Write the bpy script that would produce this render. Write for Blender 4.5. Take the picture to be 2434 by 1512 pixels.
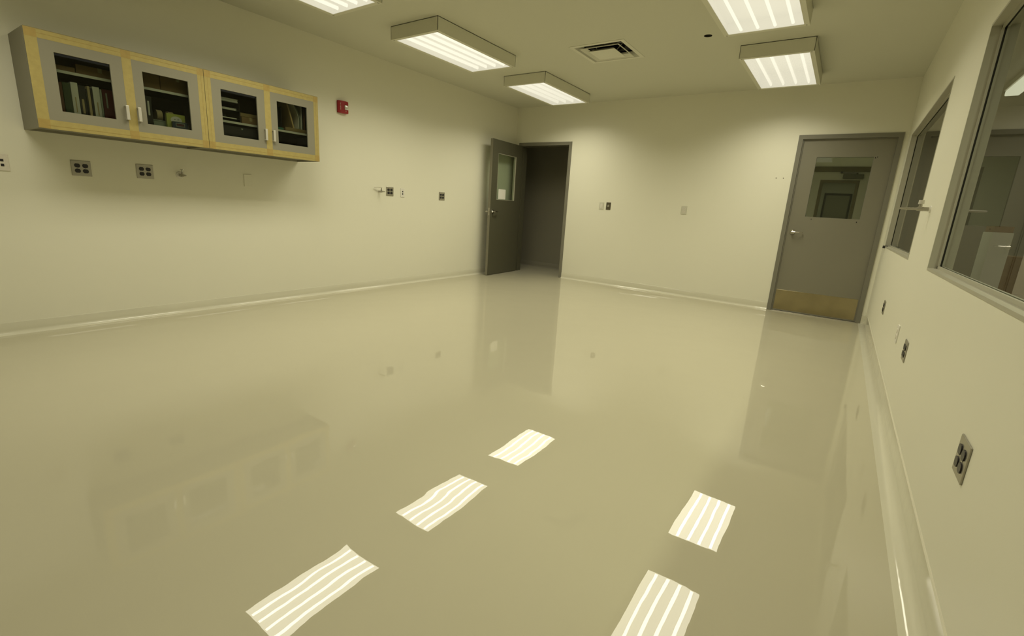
import bpy, bmesh, math, random
from mathutils import Vector, Matrix
random.seed(4)
for o in list(bpy.data.objects): bpy.data.objects.remove(o, do_unlink=True)
scn = bpy.context.scene
COL = scn.collection
R = math.radians

# ------------------------------------------------------------------ camera
cam_d = bpy.data.cameras.new('camera'); cam = bpy.data.objects.new('camera', cam_d); COL.objects.link(cam)
cam_d.sensor_width = 36.0; cam_d.sensor_fit = 'HORIZONTAL'; cam_d.lens = 1111.58 / 2434 * 36
cam_d.clip_start = 0.02; cam_d.clip_end = 60
cx = Vector((0.81735081, 0.57309199, 0.0591881)); cy = Vector((-0.18109, 0.15802151, 0.97068822)); cz = -Vector((-0.54694065, 0.80411117, -0.23294024))
m = Matrix((cx, cy, cz)).transposed().to_4x4(); m.translation = Vector((4.8933, 0.0, 1.1406))
cam.matrix_world = m
scn.camera = cam
# ------------------------------------------------------------------ view + world
scn.view_settings.view_transform = 'Standard'; scn.view_settings.look = 'None'
scn.view_settings.gamma = 1.0; scn.view_settings.use_curve_mapping = False
scn.view_settings.exposure = 0.0
w = bpy.data.worlds.new('world'); scn.world = w; w.use_nodes = True
w.node_tree.nodes['Background'].inputs[0].default_value = (0.5, 0.5, 0.4, 1); w.node_tree.nodes['Background'].inputs[1].default_value = 0.0
# lamp settings shared by every ceiling fixture (four tubes each)
TUBE_W = 0.85         # watts of each of the four tubes
PANEL_W = 10.4        # watts spread over the whole lens
SPREAD = R(146)
LIGHTCOL = (1.0, 0.94, 0.73)
LENS_E = 0.95; TUBE_E = 1.35

# ------------------------------------------------------------------ room dimensions (metres)
W, D, H, Y0, WT = 5.292, 6.995, 2.752, -2.2, 0.17
XR = W + 0.095          # far side of the right wall

# ------------------------------------------------------------------ materials
def mat(name, col, rough=0.5, metal=0.0, spec=0.5, noise=None, bump=None, emit=None, estr=1.0, coat=0.0):
    m = bpy.data.materials.new(name); m.use_nodes = True
    nt = m.node_tree; b = nt.nodes['Principled BSDF']
    b.inputs['Base Color'].default_value = (*col, 1); b.inputs['Roughness'].default_value = rough
    b.inputs['Metallic'].default_value = metal; b.inputs['Specular IOR Level'].default_value = spec
    b.inputs['Coat Weight'].default_value = coat
    tc = nt.nodes.new('ShaderNodeTexCoord')
    if noise:
        sc, amt = noise
        n = nt.nodes.new('ShaderNodeTexNoise'); n.inputs['Scale'].default_value = sc; n.inputs['Detail'].default_value = 5
        nt.links.new(tc.outputs['Object'], n.inputs['Vector'])
        mx = nt.nodes.new('ShaderNodeMix'); mx.data_type = 'RGBA'
        mx.inputs[6].default_value = (*[c * (1 - amt) for c in col], 1); mx.inputs[7].default_value = (*[min(1, c * (1 + amt)) for c in col], 1)
        nt.links.new(n.outputs['Fac'], mx.inputs[0]); nt.links.new(mx.outputs[2], b.inputs['Base Color'])
    if bump:
        prev = None
        for sc, st, di in bump:
            n = nt.nodes.new('ShaderNodeTexNoise'); n.inputs['Scale'].default_value = sc; n.inputs['Detail'].default_value = 2
            nt.links.new(tc.outputs['Object'], n.inputs['Vector'])
            bp = nt.nodes.new('ShaderNodeBump'); bp.inputs['Strength'].default_value = st; bp.inputs['Distance'].default_value = di
            nt.links.new(n.outputs['Fac'], bp.inputs['Height'])
            if prev: nt.links.new(prev.outputs['Normal'], bp.inputs['Normal'])
            prev = bp
        nt.links.new(prev.outputs['Normal'], b.inputs['Normal'])
    if emit:
        b.inputs['Emission Color'].default_value = (*emit, 1); b.inputs['Emission Strength'].default_value = estr
    return m

def glass_mat(name, tint=(0.9, 0.95, 0.9), ior=1.5):
    m = bpy.data.materials.new(name); m.use_nodes = True; nt = m.node_tree
    for n in list(nt.nodes): nt.nodes.remove(n)
    out = nt.nodes.new('ShaderNodeOutputMaterial'); mx = nt.nodes.new('ShaderNodeMixShader')
    tr = nt.nodes.new('ShaderNodeBsdfTransparent'); tr.inputs[0].default_value = (*tint, 1)
    gl = nt.nodes.new('ShaderNodeBsdfGlossy'); gl.inputs['Roughness'].default_value = 0.0
    fr = nt.nodes.new('ShaderNodeFresnel'); fr.inputs['IOR'].default_value = ior
    # the pane has two faces: the same air-to-glass reflectance on entering and on leaving
    ge = nt.nodes.new('ShaderNodeNewGeometry'); io = nt.nodes.new('ShaderNodeMapRange'); io.inputs['To Min'].default_value = ior; io.inputs['To Max'].default_value = 1 / ior
    nt.links.new(ge.outputs['Backfacing'], io.inputs['Value']); nt.links.new(io.outputs[0], fr.inputs['IOR'])
    nt.links.new(fr.outputs[0], mx.inputs[0]); nt.links.new(tr.outputs[0], mx.inputs[1]); nt.links.new(gl.outputs[0], mx.inputs[2])
    nt.links.new(mx.outputs[0], out.inputs[0]); return m

def lens_mat():
    m = bpy.data.materials.new('prismatic_lens'); m.use_nodes = True; nt = m.node_tree
    for n in list(nt.nodes): nt.nodes.remove(n)
    out = nt.nodes.new('ShaderNodeOutputMaterial'); mx = nt.nodes.new('ShaderNodeMixShader'); mx.inputs[0].default_value = 0.30
    em = nt.nodes.new('ShaderNodeEmission'); em.inputs[0].default_value = (1.0, 0.945, 0.74, 1); em.inputs[1].default_value = LENS_E
    tr = nt.nodes.new('ShaderNodeBsdfRefraction'); tr.inputs['Roughness'].default_value = 0.22; tr.inputs['IOR'].default_value = 1.02
    tc = nt.nodes.new('ShaderNodeTexCoord')
    v = nt.nodes.new('ShaderNodeTexVoronoi'); v.inputs['Scale'].default_value = 110
    bp = nt.nodes.new('ShaderNodeBump'); bp.inputs['Strength'].default_value = 0.35; bp.inputs['Distance'].default_value = 0.002
    nt.links.new(tc.outputs['Object'], v.inputs['Vector']); nt.links.new(v.outputs['Distance'], bp.inputs['Height']); nt.links.new(bp.outputs[0], tr.inputs['Normal'])
    nt.links.new(em.outputs[0], mx.inputs[1]); nt.links.new(tr.outputs[0], mx.inputs[2]); nt.links.new(mx.outputs[0], out.inputs[0]); return m

def emit_mat(name, col, s):
    m = bpy.data.materials.new(name); m.use_nodes = True; nt = m.node_tree
    for n in list(nt.nodes): nt.nodes.remove(n)
    out = nt.nodes.new('ShaderNodeOutputMaterial'); em = nt.nodes.new('ShaderNodeEmission')
    em.inputs[0].default_value = (*col, 1); em.inputs[1].default_value = s; nt.links.new(em.outputs[0], out.inputs[0]); return m

M = dict(
    wall=mat('wall_paint', (0.78, 0.765, 0.635), 0.42, spec=0.35, noise=(1.3, 0.015), bump=[(260, 0.10, 0.001)]),
    ceiling=mat('ceiling_paint', (0.63, 0.625, 0.51), 0.7, spec=0.2, bump=[(200, 0.1, 0.001)]),
    floor=mat('epoxy_floor', (0.485, 0.457, 0.333), 0.0, spec=0.53, noise=(0.9, 0.02), bump=[(1.7, 0.30, 0.0075), (7, 0.10, 0.0014)]),
    cove=mat('epoxy_cove', (0.64, 0.62, 0.49), 0.10, spec=0.6, bump=[(7, 0.35, 0.004)]),
    door=mat('grey_door_paint', (0.21, 0.198, 0.145), 0.42, spec=0.4, bump=[(300, 0.08, 0.0006)]),
    frame=mat('grey_frame_paint', (0.19, 0.182, 0.140), 0.38, spec=0.45),
    olivewood=mat('olive_brown_wood', (0.13, 0.11, 0.055), 0.6, noise=(12, 0.2)),
    leafdark=mat('dark_olive', (0.085, 0.082, 0.052), 0.45, spec=0.35),  # dark olive; stands for shade on the open door's jamb and stop
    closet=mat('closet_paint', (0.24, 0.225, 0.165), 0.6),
    wframe=mat('window_frame_paint', (0.42, 0.405, 0.315), 0.4, spec=0.45),
    lam=mat('cabinet_laminate', (0.25, 0.237, 0.175), 0.55, spec=0.3, noise=(400, 0.08)),
    inside=mat('cabinet_inside', (0.030, 0.022, 0.013), 0.6, noise=(20, 0.3)),
    tape=mat('masking_tape', (0.40, 0.325, 0.115), 0.55, spec=0.3, noise=(35, 0.14), bump=[(60, 0.4, 0.001)]),
    tapedark=mat('masking_tape_double', (0.38, 0.275, 0.085), 0.55, spec=0.3, noise=(35, 0.14), bump=[(60, 0.4, 0.001)]),
    chrome=mat('chrome', (0.62, 0.60, 0.55), 0.16, metal=1.0),
    steel=mat('brushed_steel', (0.42, 0.40, 0.34), 0.34, metal=0.85),
    kick=mat('kick_plate_steel', (0.40, 0.345, 0.22), 0.13, metal=1.0, noise=(6, 0.25), bump=[(5, 0.25, 0.004)]),
    satin=mat('satin_handle', (0.62, 0.60, 0.53), 0.35, metal=0.3),
    white=mat('white_plastic', (0.74, 0.72, 0.64), 0.4),
    greyplate=mat('pale_grey_plate', (0.60, 0.585, 0.48), 0.4),
    ivory=mat('ivory_plate', (0.70, 0.66, 0.56), 0.5, noise=(90, 0.12)),
    black=mat('black_plastic', (0.012, 0.010, 0.012), 0.35),
    bronze=mat('bronze_plate', (0.09, 0.075, 0.045), 0.4, metal=0.3),
    red=mat('alarm_red', (0.30, 0.006, 0.008), 0.3, spec=0.5),
    fix=mat('fixture_white_enamel', (0.70, 0.69, 0.57), 0.5, spec=0.3),
    card=mat('cardboard', (0.30, 0.19, 0.09), 0.8, noise=(30, 0.12)),
    paper=mat('paper_white', (0.78, 0.77, 0.70), 0.7),
    manila=mat('manila', (0.62, 0.45, 0.22), 0.7),
    tan=mat('tan_folder', (0.50, 0.40, 0.22), 0.7),
    navy=mat('navy_cover', (0.03, 0.05, 0.09), 0.5),
    green=mat('dark_green_cover', (0.06, 0.09, 0.04), 0.6),
    teal=mat('teal_cloth', (0.05, 0.20, 0.14), 0.7),
    brown=mat('brown_cover', (0.16, 0.07, 0.03), 0.6),
    maroon=mat('maroon_cover', (0.12, 0.02, 0.02), 0.5),
    dark=mat('dark_cover', (0.03, 0.028, 0.025), 0.5),
    yellow=mat('yellow_box', (0.50, 0.55, 0.12), 0.5),
    bin=mat('cloudy_bin', (0.35, 0.40, 0.33), 0.4),
    rubber=mat('rubber', (0.03, 0.028, 0.02), 0.7),
    wood=mat('wood_brown', (0.28, 0.20, 0.09), 0.6, noise=(12, 0.2)),
    drab=mat('drab_paint', (0.50, 0.48, 0.38), 0.6),  # flat mid tone for the neighbouring rooms and the third door
    hole=mat('duct_black', (0.006, 0.006, 0.005), 0.8),
    glass=glass_mat('clear_glass', (0.86, 0.90, 0.85)), cabglass=glass_mat('cabinet_glass', (0.68, 0.70, 0.64), 1.32),
    winglass=glass_mat('window_glass', (0.62, 0.66, 0.60), 1.52), clearlens=mat('strobe_lens', (0.8, 0.8, 0.75), 0.12, metal=0.6),
    lens=lens_mat(), tube=emit_mat('fluorescent_tube', (1.0, 0.965, 0.74), TUBE_E),
)

# ------------------------------------------------------------------ helpers
def box(bm, x0, x1, y0, y1, z0, z1, bev=0.0, seg=2):
    r = bmesh.ops.create_cube(bm, size=1.0)
    vs = r['verts']
    for v in vs:
        v.co = Vector(((x0 + x1) / 2 + v.co.x * (x1 - x0), (y0 + y1) / 2 + v.co.y * (y1 - y0), (z0 + z1) / 2 + v.co.z * (z1 - z0)))
    if bev > 0:
        es = list({e for v in vs for e in v.link_edges})
        bmesh.ops.bevel(bm, geom=es, offset=bev, segments=seg, affect='EDGES', profile=0.5)
def cyl(bm, a, b, r0, r1=None, n=24):
    a = Vector(a); b = Vector(b); r1 = r0 if r1 is None else r1
    d = b - a
    res = bmesh.ops.create_cone(bm, cap_ends=True, cap_tris=False, segments=n, radius1=r0, radius2=r1, depth=d.length)
    q = Vector((0, 0, 1)).rotation_difference(d.normalized()).to_matrix().to_4x4()
    bmesh.ops.transform(bm, matrix=Matrix.Translation((a + b) / 2) @ q, verts=res['verts'])
def prism(bm, pts, ext):
    """closed planar outline pts (3d) swept by vector ext"""
    e = Vector(ext)
    a = [bm.verts.new(p) for p in pts]; b = [bm.verts.new(Vector(p) + e) for p in pts]
    n = len(pts); bm.faces.new(a); bm.faces.new(b[::-1])
    for i in range(n): bm.faces.new((a[i], b[i], b[(i + 1) % n], a[(i + 1) % n]))
def frame_yz(bm, x0, x1, y0, y1, z0, z1, oy0, oy1, oz0, oz1):
    """slab in the yz plane with one rectangular hole"""
    box(bm, x0, x1, y0, oy0, z0, z1); box(bm, x0, x1, oy1, y1, z0, z1)
    box(bm, x0, x1, oy0, oy1, z0, oz0); box(bm, x0, x1, oy0, oy1, oz1, z1)
def wmat(o):
    m = o.matrix_basis.copy()
    while o.parent: o = o.parent; m = o.matrix_basis @ m
    return m
def obj(name, bm, material, parent=None, local=False, smooth=False, label=None):
    bmesh.ops.recalc_face_normals(bm, faces=bm.faces)
    me = bpy.data.meshes.new(name)
    if parent is not None and not local:
        bmesh.ops.transform(bm, matrix=wmat(parent).inverted(), verts=bm.verts)
    bm.to_mesh(me); bm.free()
    me.materials.append(M[material] if isinstance(material, str) else material)
    if smooth:
        for p in me.polygons: p.use_smooth = True
        try: me.set_sharp_from_angle(angle=R(35))
        except Exception: pass
    o = bpy.data.objects.new(name, me); COL.objects.link(o)
    if parent is not None: o.parent = parent
    if label: o['label'] = label
    return o
def recentre(o):
    """move the origin of a top-level mesh to the middle of its base"""
    me = o.data; xs = [v.co.x for v in me.vertices]; ys = [v.co.y for v in me.vertices]; zs = [v.co.z for v in me.vertices]
    c = Vector(((min(xs) + max(xs)) / 2, (min(ys) + max(ys)) / 2, min(zs)))
    me.transform(Matrix.Translation(-c)); o.location = c
def thing(name, label, cat, loc=(0, 0, 0), rz=0.0, group=None):
    o = bpy.data.objects.new(name, None); COL.objects.link(o); o.empty_display_size = 0.1
    o.location = loc; o.rotation_euler = (0, 0, rz); o['label'] = label; o['category'] = cat
    o.matrix_basis = Matrix.Translation(loc) @ Matrix.Rotation(rz, 4, 'Z')
    if group: o['group'] = group
    return o
def single(name, label, cat, bm, material, group=None, smooth=False):
    o = obj(name, bm, material, smooth=smooth); recentre(o); o['label'] = label; o['category'] = cat
    if group: o['group'] = group
    return o
def struct(name, bm, material, parent=None, smooth=False):
    o = obj(name, bm, material, parent, smooth=smooth)
    if parent is None: o['kind'] = 'structure'
    return o
def struct_empty(name, loc, rz=0.0):
    o = bpy.data.objects.new(name, None); COL.objects.link(o); o.matrix_basis = Matrix.Translation(loc) @ Matrix.Rotation(rz, 4, 'Z'); o['kind'] = 'structure'
    return o
NB = bmesh.new

# ------------------------------------------------------------------ room shell
D1A, D1B, D2A, D2B, DZ = 0.125, 1.044, 4.281, 5.201, 2.142      # clear door openings in the back wall
bm = NB(); box(bm, -1.0, W + 3.4, Y0 - 0.2, D + WT + 3.7, -0.12, 0.0); struct('floor', bm, 'floor')
# ceiling with an opening for the diffuser and one for the sprinkler
V = (2.268, 2.814, 4.650, 5.190)
bm = NB()
S = (3.556, 4.862, 0.038)
for (a, b, c, d) in ((-0.0, W, Y0, V[2]), (-0.0, V[0], V[2], V[3]), (V[1], S[0] - S[2], V[2], V[3]), (S[0] + S[2], W, V[2], V[3]), (S[0] - S[2], S[0] + S[2], V[2], S[1] - S[2]),
                     (S[0] - S[2], S[0] + S[2], S[1] + S[2], V[3]), (0.0, W, V[3], D)):
    box(bm, a, b, c, d, H, H + 0.12)
# ring that rounds the sprinkler opening
n = 32
for i in range(n):
    a0, a1 = 2 * math.pi * i / n, 2 * math.pi * (i + 1) / n
    def sq(a):
        k = S[2] / max(abs(math.cos(a)), abs(math.sin(a))); return (S[0] + k * math.cos(a), S[1] + k * math.sin(a), H)
    def ci(a): return (S[0] + 0.036 * math.cos(a), S[1] + 0.036 * math.sin(a), H)
    prism(bm, [ci(a0), ci(a1), sq(a1), sq(a0)], (0, 0, 0.1))
struct('ceiling', bm, 'ceiling')
bm = NB(); box(bm, -0.15, 0.0, Y0 - 0.15, D + WT, 0, H); struct('wall_left', bm, 'wall')
bm = NB(); box(bm, 0, XR, Y0 - 0.15, Y0, 0, H); struct('wall_rear', bm, 'wall')
bm = NB()
box(bm, 0, D1A - 0.03, D, D + WT, 0, H); box(bm, D1A - 0.03, D1B + 0.03, D, D + WT, DZ + 0.03, H); box(bm, D1B + 0.03, D2A - 0.03, D, D + WT, 0, H)
box(bm, D2A - 0.03, D2B + 0.03, D, D + WT, DZ + 0.03, H); box(bm, D2B + 0.03, XR, D, D + WT, 0, H); struct('wall_back', bm, 'wall')
WZ0, WZ1 = 0.940, 2.112
W1 = (4.256, 6.620); W2 = (0.951, 3.315)
bm = NB(); box(bm, W, XR, Y0, W2[0], 0, H); box(bm, W, XR, W2[1], W1[0], 0, H); box(bm, W, XR, W1[1], D, 0, H)
for a, b in (W1, W2): box(bm, W, XR, a, b, 0, WZ0); box(bm, W, XR, a, b, WZ1, H)
struct('wall_right', bm, 'wall')

# integral cove base: thin skin turned up the wall with a rounded heel
def cove(name, p0, p1, nrm, h, t=0.004, r=0.028, m_='cove'):
    p0 = Vector(p0); p1 = Vector(p1); nrm = Vector(nrm)
    prof = [(0.0, h), (t * 0.5, h), (t, h - 0.003), (t, r + 0.002)]
    for i in range(1, 9):
        a = math.pi / 2 * i / 8
        prof.append((t + r * (1 - math.cos(a)), r * (1 - math.sin(a)) + 0.0012))
    prof += [(t + r + 0.004, 0.0), (0.0, 0.0)]
    bm = NB(); prism(bm, [p0 + nrm * a + Vector((0, 0, b)) for a, b in prof], p1 - p0)
    struct(name, bm, m_, smooth=True)
cove('baseboard_left', (0, Y0, 0), (0, D, 0), (1, 0, 0), 0.090)
cove('baseboard_back', (D1B + 0.050, D, 0), (D2A - 0.050, D, 0), (0, -1, 0), 0.095)
cove('baseboard_right', (W, Y0, 0), (W, D, 0), (-1, 0, 0), 0.150, t=0.006, r=0.05)
cove('baseboard_corner', (0.033, D, 0), (D1A - 0.050, D, 0), (0, -1, 0), 0.09)
cove('baseboard_rear', (0.035, Y0, 0), (W - 0.06, Y0, 0), (0, 1, 0), 0.09)
bm = NB(); box(bm, D2B + 0.050, W - 0.004, D - 0.006, D, 0.0, 0.10, 0.002); struct('trim_1', bm, 'cove')

# ------------------------------------------------------------------ windows in the right wall
def window(name, y0, y1, stop=False):
    root = struct_empty(name, (W, (y0 + y1) / 2, WZ0))
    bm = NB()
    t = 0.012
    for a, b in ((y0, y0 + t), (y1 - t, y1)): box(bm, W - 0.002, XR + 0.002, a, b, WZ0, WZ1)
    box(bm, W - 0.002, XR + 0.002, y0 + t, y1 - t, WZ0, WZ0 + t); box(bm, W - 0.002, XR + 0.002, y0 + t, y1 - t, WZ1 - t, WZ1)
    g = 0.0475
    s0, s1 = W + g - 0.013, W + g - 0.004          # glazing stop, room side
    for a, b in ((s0, s1), (2 * (W + g) - s1, 2 * (W + g) - s0)):
        box(bm, a, b, y0 + t, y0 + t + 0.014, WZ0 + t, WZ1 - t); box(bm, a, b, y1 - t - 0.014, y1 - t, WZ0 + t, WZ1 - t)
        box(bm, a, b, y0 + t, y1 - t, WZ0 + t, WZ0 + t + 0.014); box(bm, a, b, y0 + t, y1 - t, WZ1 - t - 0.014, WZ1 - t)
    obj('window_frame', bm, 'wframe', root)
    bm = NB()
    x = W + g
    for a, b, c, d in ((y0 + t, y0 + t + 0.010, WZ0 + t, WZ1 - t), (y1 - t - 0.010, y1 - t, WZ0 + t, WZ1 - t), (y0 + t, y1 - t, WZ0 + t, WZ0 + t + 0.010), (y0 + t, y1 - t, WZ1 - t - 0.010, WZ1 - t)):
        box(bm, x - 0.0038, x + 0.0038, a, b, c, d)
    obj('gasket', bm, 'rubber', root)
    bm = NB()
    vs = [bm.verts.new(p) for p in ((x, y0 + t, WZ0 + t), (x, y1 - t, WZ0 + t), (x, y1 - t, WZ1 - t), (x, y0 + t, WZ1 - t))]
    bm.faces.new(vs); obj('glass_pane', bm, 'winglass', root)
    if stop:
        bm = NB(); box(bm, W - 0.022, W + 0.022, y1 - 0.060, y1 - 0.012, WZ0 - 0.010, WZ0 + 0.018, 0.003); obj('corner_block', bm, 'rubber', root)
    return root
window('window_1', *W1, stop=True)
window('window_2', *W2)

# ------------------------------------------------------------------ doors
def door_frame(root, x0, x1, y0=D, depth=WT, zt=DZ, face=0.050):
    bm = NB(); f = 0.012
    # room-side faces (slightly proud) + jambs with a stop
    for s, e in ((y0 - f, y0), (y0 + depth, y0 + depth + f)):
        box(bm, x0 - face, x0, s, e, 0, zt + face); box(bm, x1, x1 + face, s, e, 0, zt + face); box(bm, x0, x1, s, e, zt, zt + face)
    box(bm, x0 - 0.015, x0, y0, y0 + depth, 0, zt); box(bm, x1, x1 + 0.015, y0, y0 + depth, 0, zt); box(bm, x0 - 0.015, x1 + 0.015, y0, y0 + depth, zt, zt + 0.015)
    return bm
def leaf_mesh(w, h, wx0, wx1, wz0, wz1, th=0.045):
    """leaf in local coords: x 0..w, y 0..th, z 0..h with a window cut-out"""
    bm = NB()
    box(bm, 0, wx0, 0, th, 0, h); box(bm, wx1, w, 0, th, 0, h); box(bm, wx0, wx1, 0, th, 0, wz0); box(bm, wx0, wx1, 0, th, wz1, h)
    bmesh.ops.remove_doubles(bm, verts=bm.verts, dist=1e-5)
    return bm
def lite(leaf, wx0, wx1, wz0, wz1, th=0.045, mt='wframe'):
    bm = NB(); k = 0.005
    for y_0, y_1 in ((0.0005, th / 2 - 0.003), (th / 2 + 0.003, th - 0.0005)):
        box(bm, wx0, wx0 + k, y_0, y_1, wz0, wz1); box(bm, wx1 - k, wx1, y_0, y_1, wz0, wz1)
        box(bm, wx0 + k, wx1 - k, y_0, y_1, wz0, wz0 + k); box(bm, wx0 + k, wx1 - k, y_0, y_1, wz1 - k, wz1)
    obj('window_moulding', bm, mt, leaf, local=True)
    bm = NB(); box(bm, wx0 + 0.001, wx1 - 0.001, th / 2 - 0.002, th / 2 + 0.002, wz0 + 0.001, wz1 - 0.001); obj('glass_pane', bm, 'glass', leaf, local=True)
def lever(leaf, x, z, th, dirx, side, reach=0.0):
    """lever set; side -1 = on the y<0 face, +1 = on the far face"""
    bm = NB(); y = 0 if side < 0 else th; s = side
    cyl(bm, (x, y, z), (x, y + s * 0.009, z), 0.032, 0.030, 32); cyl(bm, (x, y + s * 0.008, z), (x, y + s * 0.014, z), 0.022, 0.018, 24)
    cyl(bm, (x, y + s * 0.012, z), (x, y + s * (0.052 + reach), z), 0.0115, 0.0100, 20)
    pts = [(x - dirx * 0.006, y + s * (0.050 + reach), z), (x + dirx * 0.035, y + s * (0.053 + reach), z), (x + dirx * 0.085, y + s * (0.050 + reach), z), (x + dirx * 0.112, y + s * (0.040 + reach), z - 0.002)]
    rr = [0.0115, 0.010, 0.0085, 0.007]
    for i in range(3): cyl(bm, pts[i], pts[i + 1], rr[i], rr[i + 1], 16)
    cyl(bm, pts[3], (x + dirx * 0.113, y + s * 0.018, z - 0.002), 0.007, 0.006, 12)
    obj('lever_handle', bm, 'chrome', leaf, local=True, smooth=True)

# door 1: standing open against the left wall
d1 = struct_empty('door_1', ((D1A + D1B) / 2, D, 0))
obj('door_frame', door_frame(d1, D1A, D1B), 'frame', d1)
bm = NB(); box(bm, D1A, D1A + 0.0012, D + 0.001, D + WT + 0.01, 0, DZ); obj('jamb_shade', bm, 'leafdark', d1, label='hinge side of the door opening, its shade put into the dark colour')  # thin dark sheet standing for the shade on the unlit jamb
bm = NB(); k = 0.016
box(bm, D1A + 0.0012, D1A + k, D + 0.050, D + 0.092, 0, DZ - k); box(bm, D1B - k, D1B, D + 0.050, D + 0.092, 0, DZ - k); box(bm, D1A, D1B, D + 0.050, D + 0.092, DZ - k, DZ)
obj('door_stop', bm, 'leafdark', d1)  # stop coloured dark to stand for the shade inside the frame
bm = NB(); box(bm, D1B - 0.0015, D1B + 0.0005, D + 0.012, D + 0.044, 0.955, 1.085); cyl(bm, (D1B - 0.002, D + 0.028, 1.03), (D1B, D + 0.028, 1.03), 0.009, n=16); obj('strike_plate', bm, 'steel', d1)
LW, LH = 0.914, 2.130
ang = R(4.0)
leaf = bpy.data.objects.new('tmp', None)
bmL = leaf_mesh(LW, LH, 0.185, 0.745, 1.215, 1.930)
# local +x runs from hinge to free edge, local +y is the side that faces the middle of the room
hinge = Matrix.Translation((0.100, D - 0.008, 0.008)) @ Matrix(((math.sin(ang), math.cos(ang), 0, 0), (-math.cos(ang), math.sin(ang), 0, 0), (0, 0, 1, 0), (0, 0, 0, 1)))
bpy.data.objects.remove(leaf)
l1 = obj('door_leaf', bmL, 'door', d1, local=True); l1.matrix_basis = wmat(d1).inverted() @ hinge
lite(l1, 0.185, 0.745, 1.215, 1.930)
lever(l1, LW - 0.070, 1.022, 0.045, -1, 1); lever(l1, LW - 0.070, 1.022, 0.045, -1, -1, 0.022)
bm = NB(); box(bm, LW - 0.0005, LW + 0.0012, 0.010, 0.035, 0.965, 1.080); box(bm, LW, LW + 0.011, 0.015, 0.030, 1.010, 1.034, 0.002); obj('latch', bm, 'steel', l1, local=True)
for z in (0.25, 1.07, 1.88):
    bm = NB(); cyl(bm, (-0.006, -0.006, z - 0.055), (-0.006, -0.006, z + 0.055), 0.007, n=14)
    box(bm, -0.0015, 0.0, -0.004, 0.032, z - 0.055, z + 0.055)
    obj('hinge', bm, 'steel', l1, local=True)
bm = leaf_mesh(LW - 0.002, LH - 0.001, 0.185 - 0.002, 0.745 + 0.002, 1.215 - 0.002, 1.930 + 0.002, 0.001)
bmesh.ops.translate(bm, vec=(0.0, 0.0451, 0.0), verts=bm.verts); obj('olive_face', bm, 'leafdark', l1, local=True, label='darker olive face of the leaf')  # thin dark sheet over this face; the leaf edges stay grey
# sheet of paper held on the glass
sx0, sx1, sz0, sz1 = 0.445, 0.665, 1.228, 1.385
bm = NB(); box(bm, sx0, sx1, 0.0255, 0.0262, sz0, sz1)
for i in range(7):
    pass
bmesh.ops.transform(bm, matrix=hinge, verts=bm.verts)
single('paper_notice', 'pale paper sheet stuck low on the glass of the open grey door', 'paper', bm, 'paper')

# door 2: closed
d2 = struct_empty('door_2', ((D2A + D2B) / 2, D, 0))
obj('door_frame', door_frame(d2, D2A, D2B, face=0.048), 'frame', d2)
bm = NB(); k = 0.012
YL = D + 0.022
box(bm, D2A, D2A + k, YL - 0.014, YL - 0.002, 0, DZ - k); box(bm, D2A, D2B, YL - 0.014, YL - 0.002, DZ - k, DZ); box(bm, D2B - 0.004, D2B, YL - 0.014, YL - 0.002, 0, DZ - k)
obj('door_stop', bm, 'frame', d2)
LW2 = D2B - D2A - 0.006
wx = (4.452 - D2A, 5.020 - D2A)
l2 = obj('door_leaf', leaf_mesh(LW2, DZ - 0.016, wx[0], wx[1], 1.212, 1.928), 'door', d2, local=True)
l2.matrix_basis = wmat(d2).inverted() @ Matrix.Translation((D2A + 0.003, YL, 0.010))
lite(l2, wx[0], wx[1], 1.212, 1.928, mt='frame')
lever(l2, 4.352 - D2A, 1.020, 0.045, 1, -1); lever(l2, 4.352 - D2A, 1.020, 0.045, 1, 1)
bm = NB(); box(bm, 0.018, LW2 - 0.012, -0.0015, 0.0, 0.014, 0.272, 0.0005); obj('kick_plate', bm, 'kick', l2, local=True, label='dull brass coloured steel kick plate')
for x, z in ((wx[1] + 0.012, 1.915), (wx[1] + 0.030, 1.922), (wx[0] + 0.075, 1.190), (wx[1] - 0.030, 1.183)):
    bm = NB(); box(bm, x - 0.004, x + 0.004, -0.0035, -0.001, z - 0.006, z + 0.006, 0.001); obj('moulding_screw', bm, 'black', l2, local=True)
bm = NB(); box(bm, D2A, D2B, D - 0.004, D + 0.080, 0.0, 0.006, 0.002); obj('threshold', bm, 'steel', d2)

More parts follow.
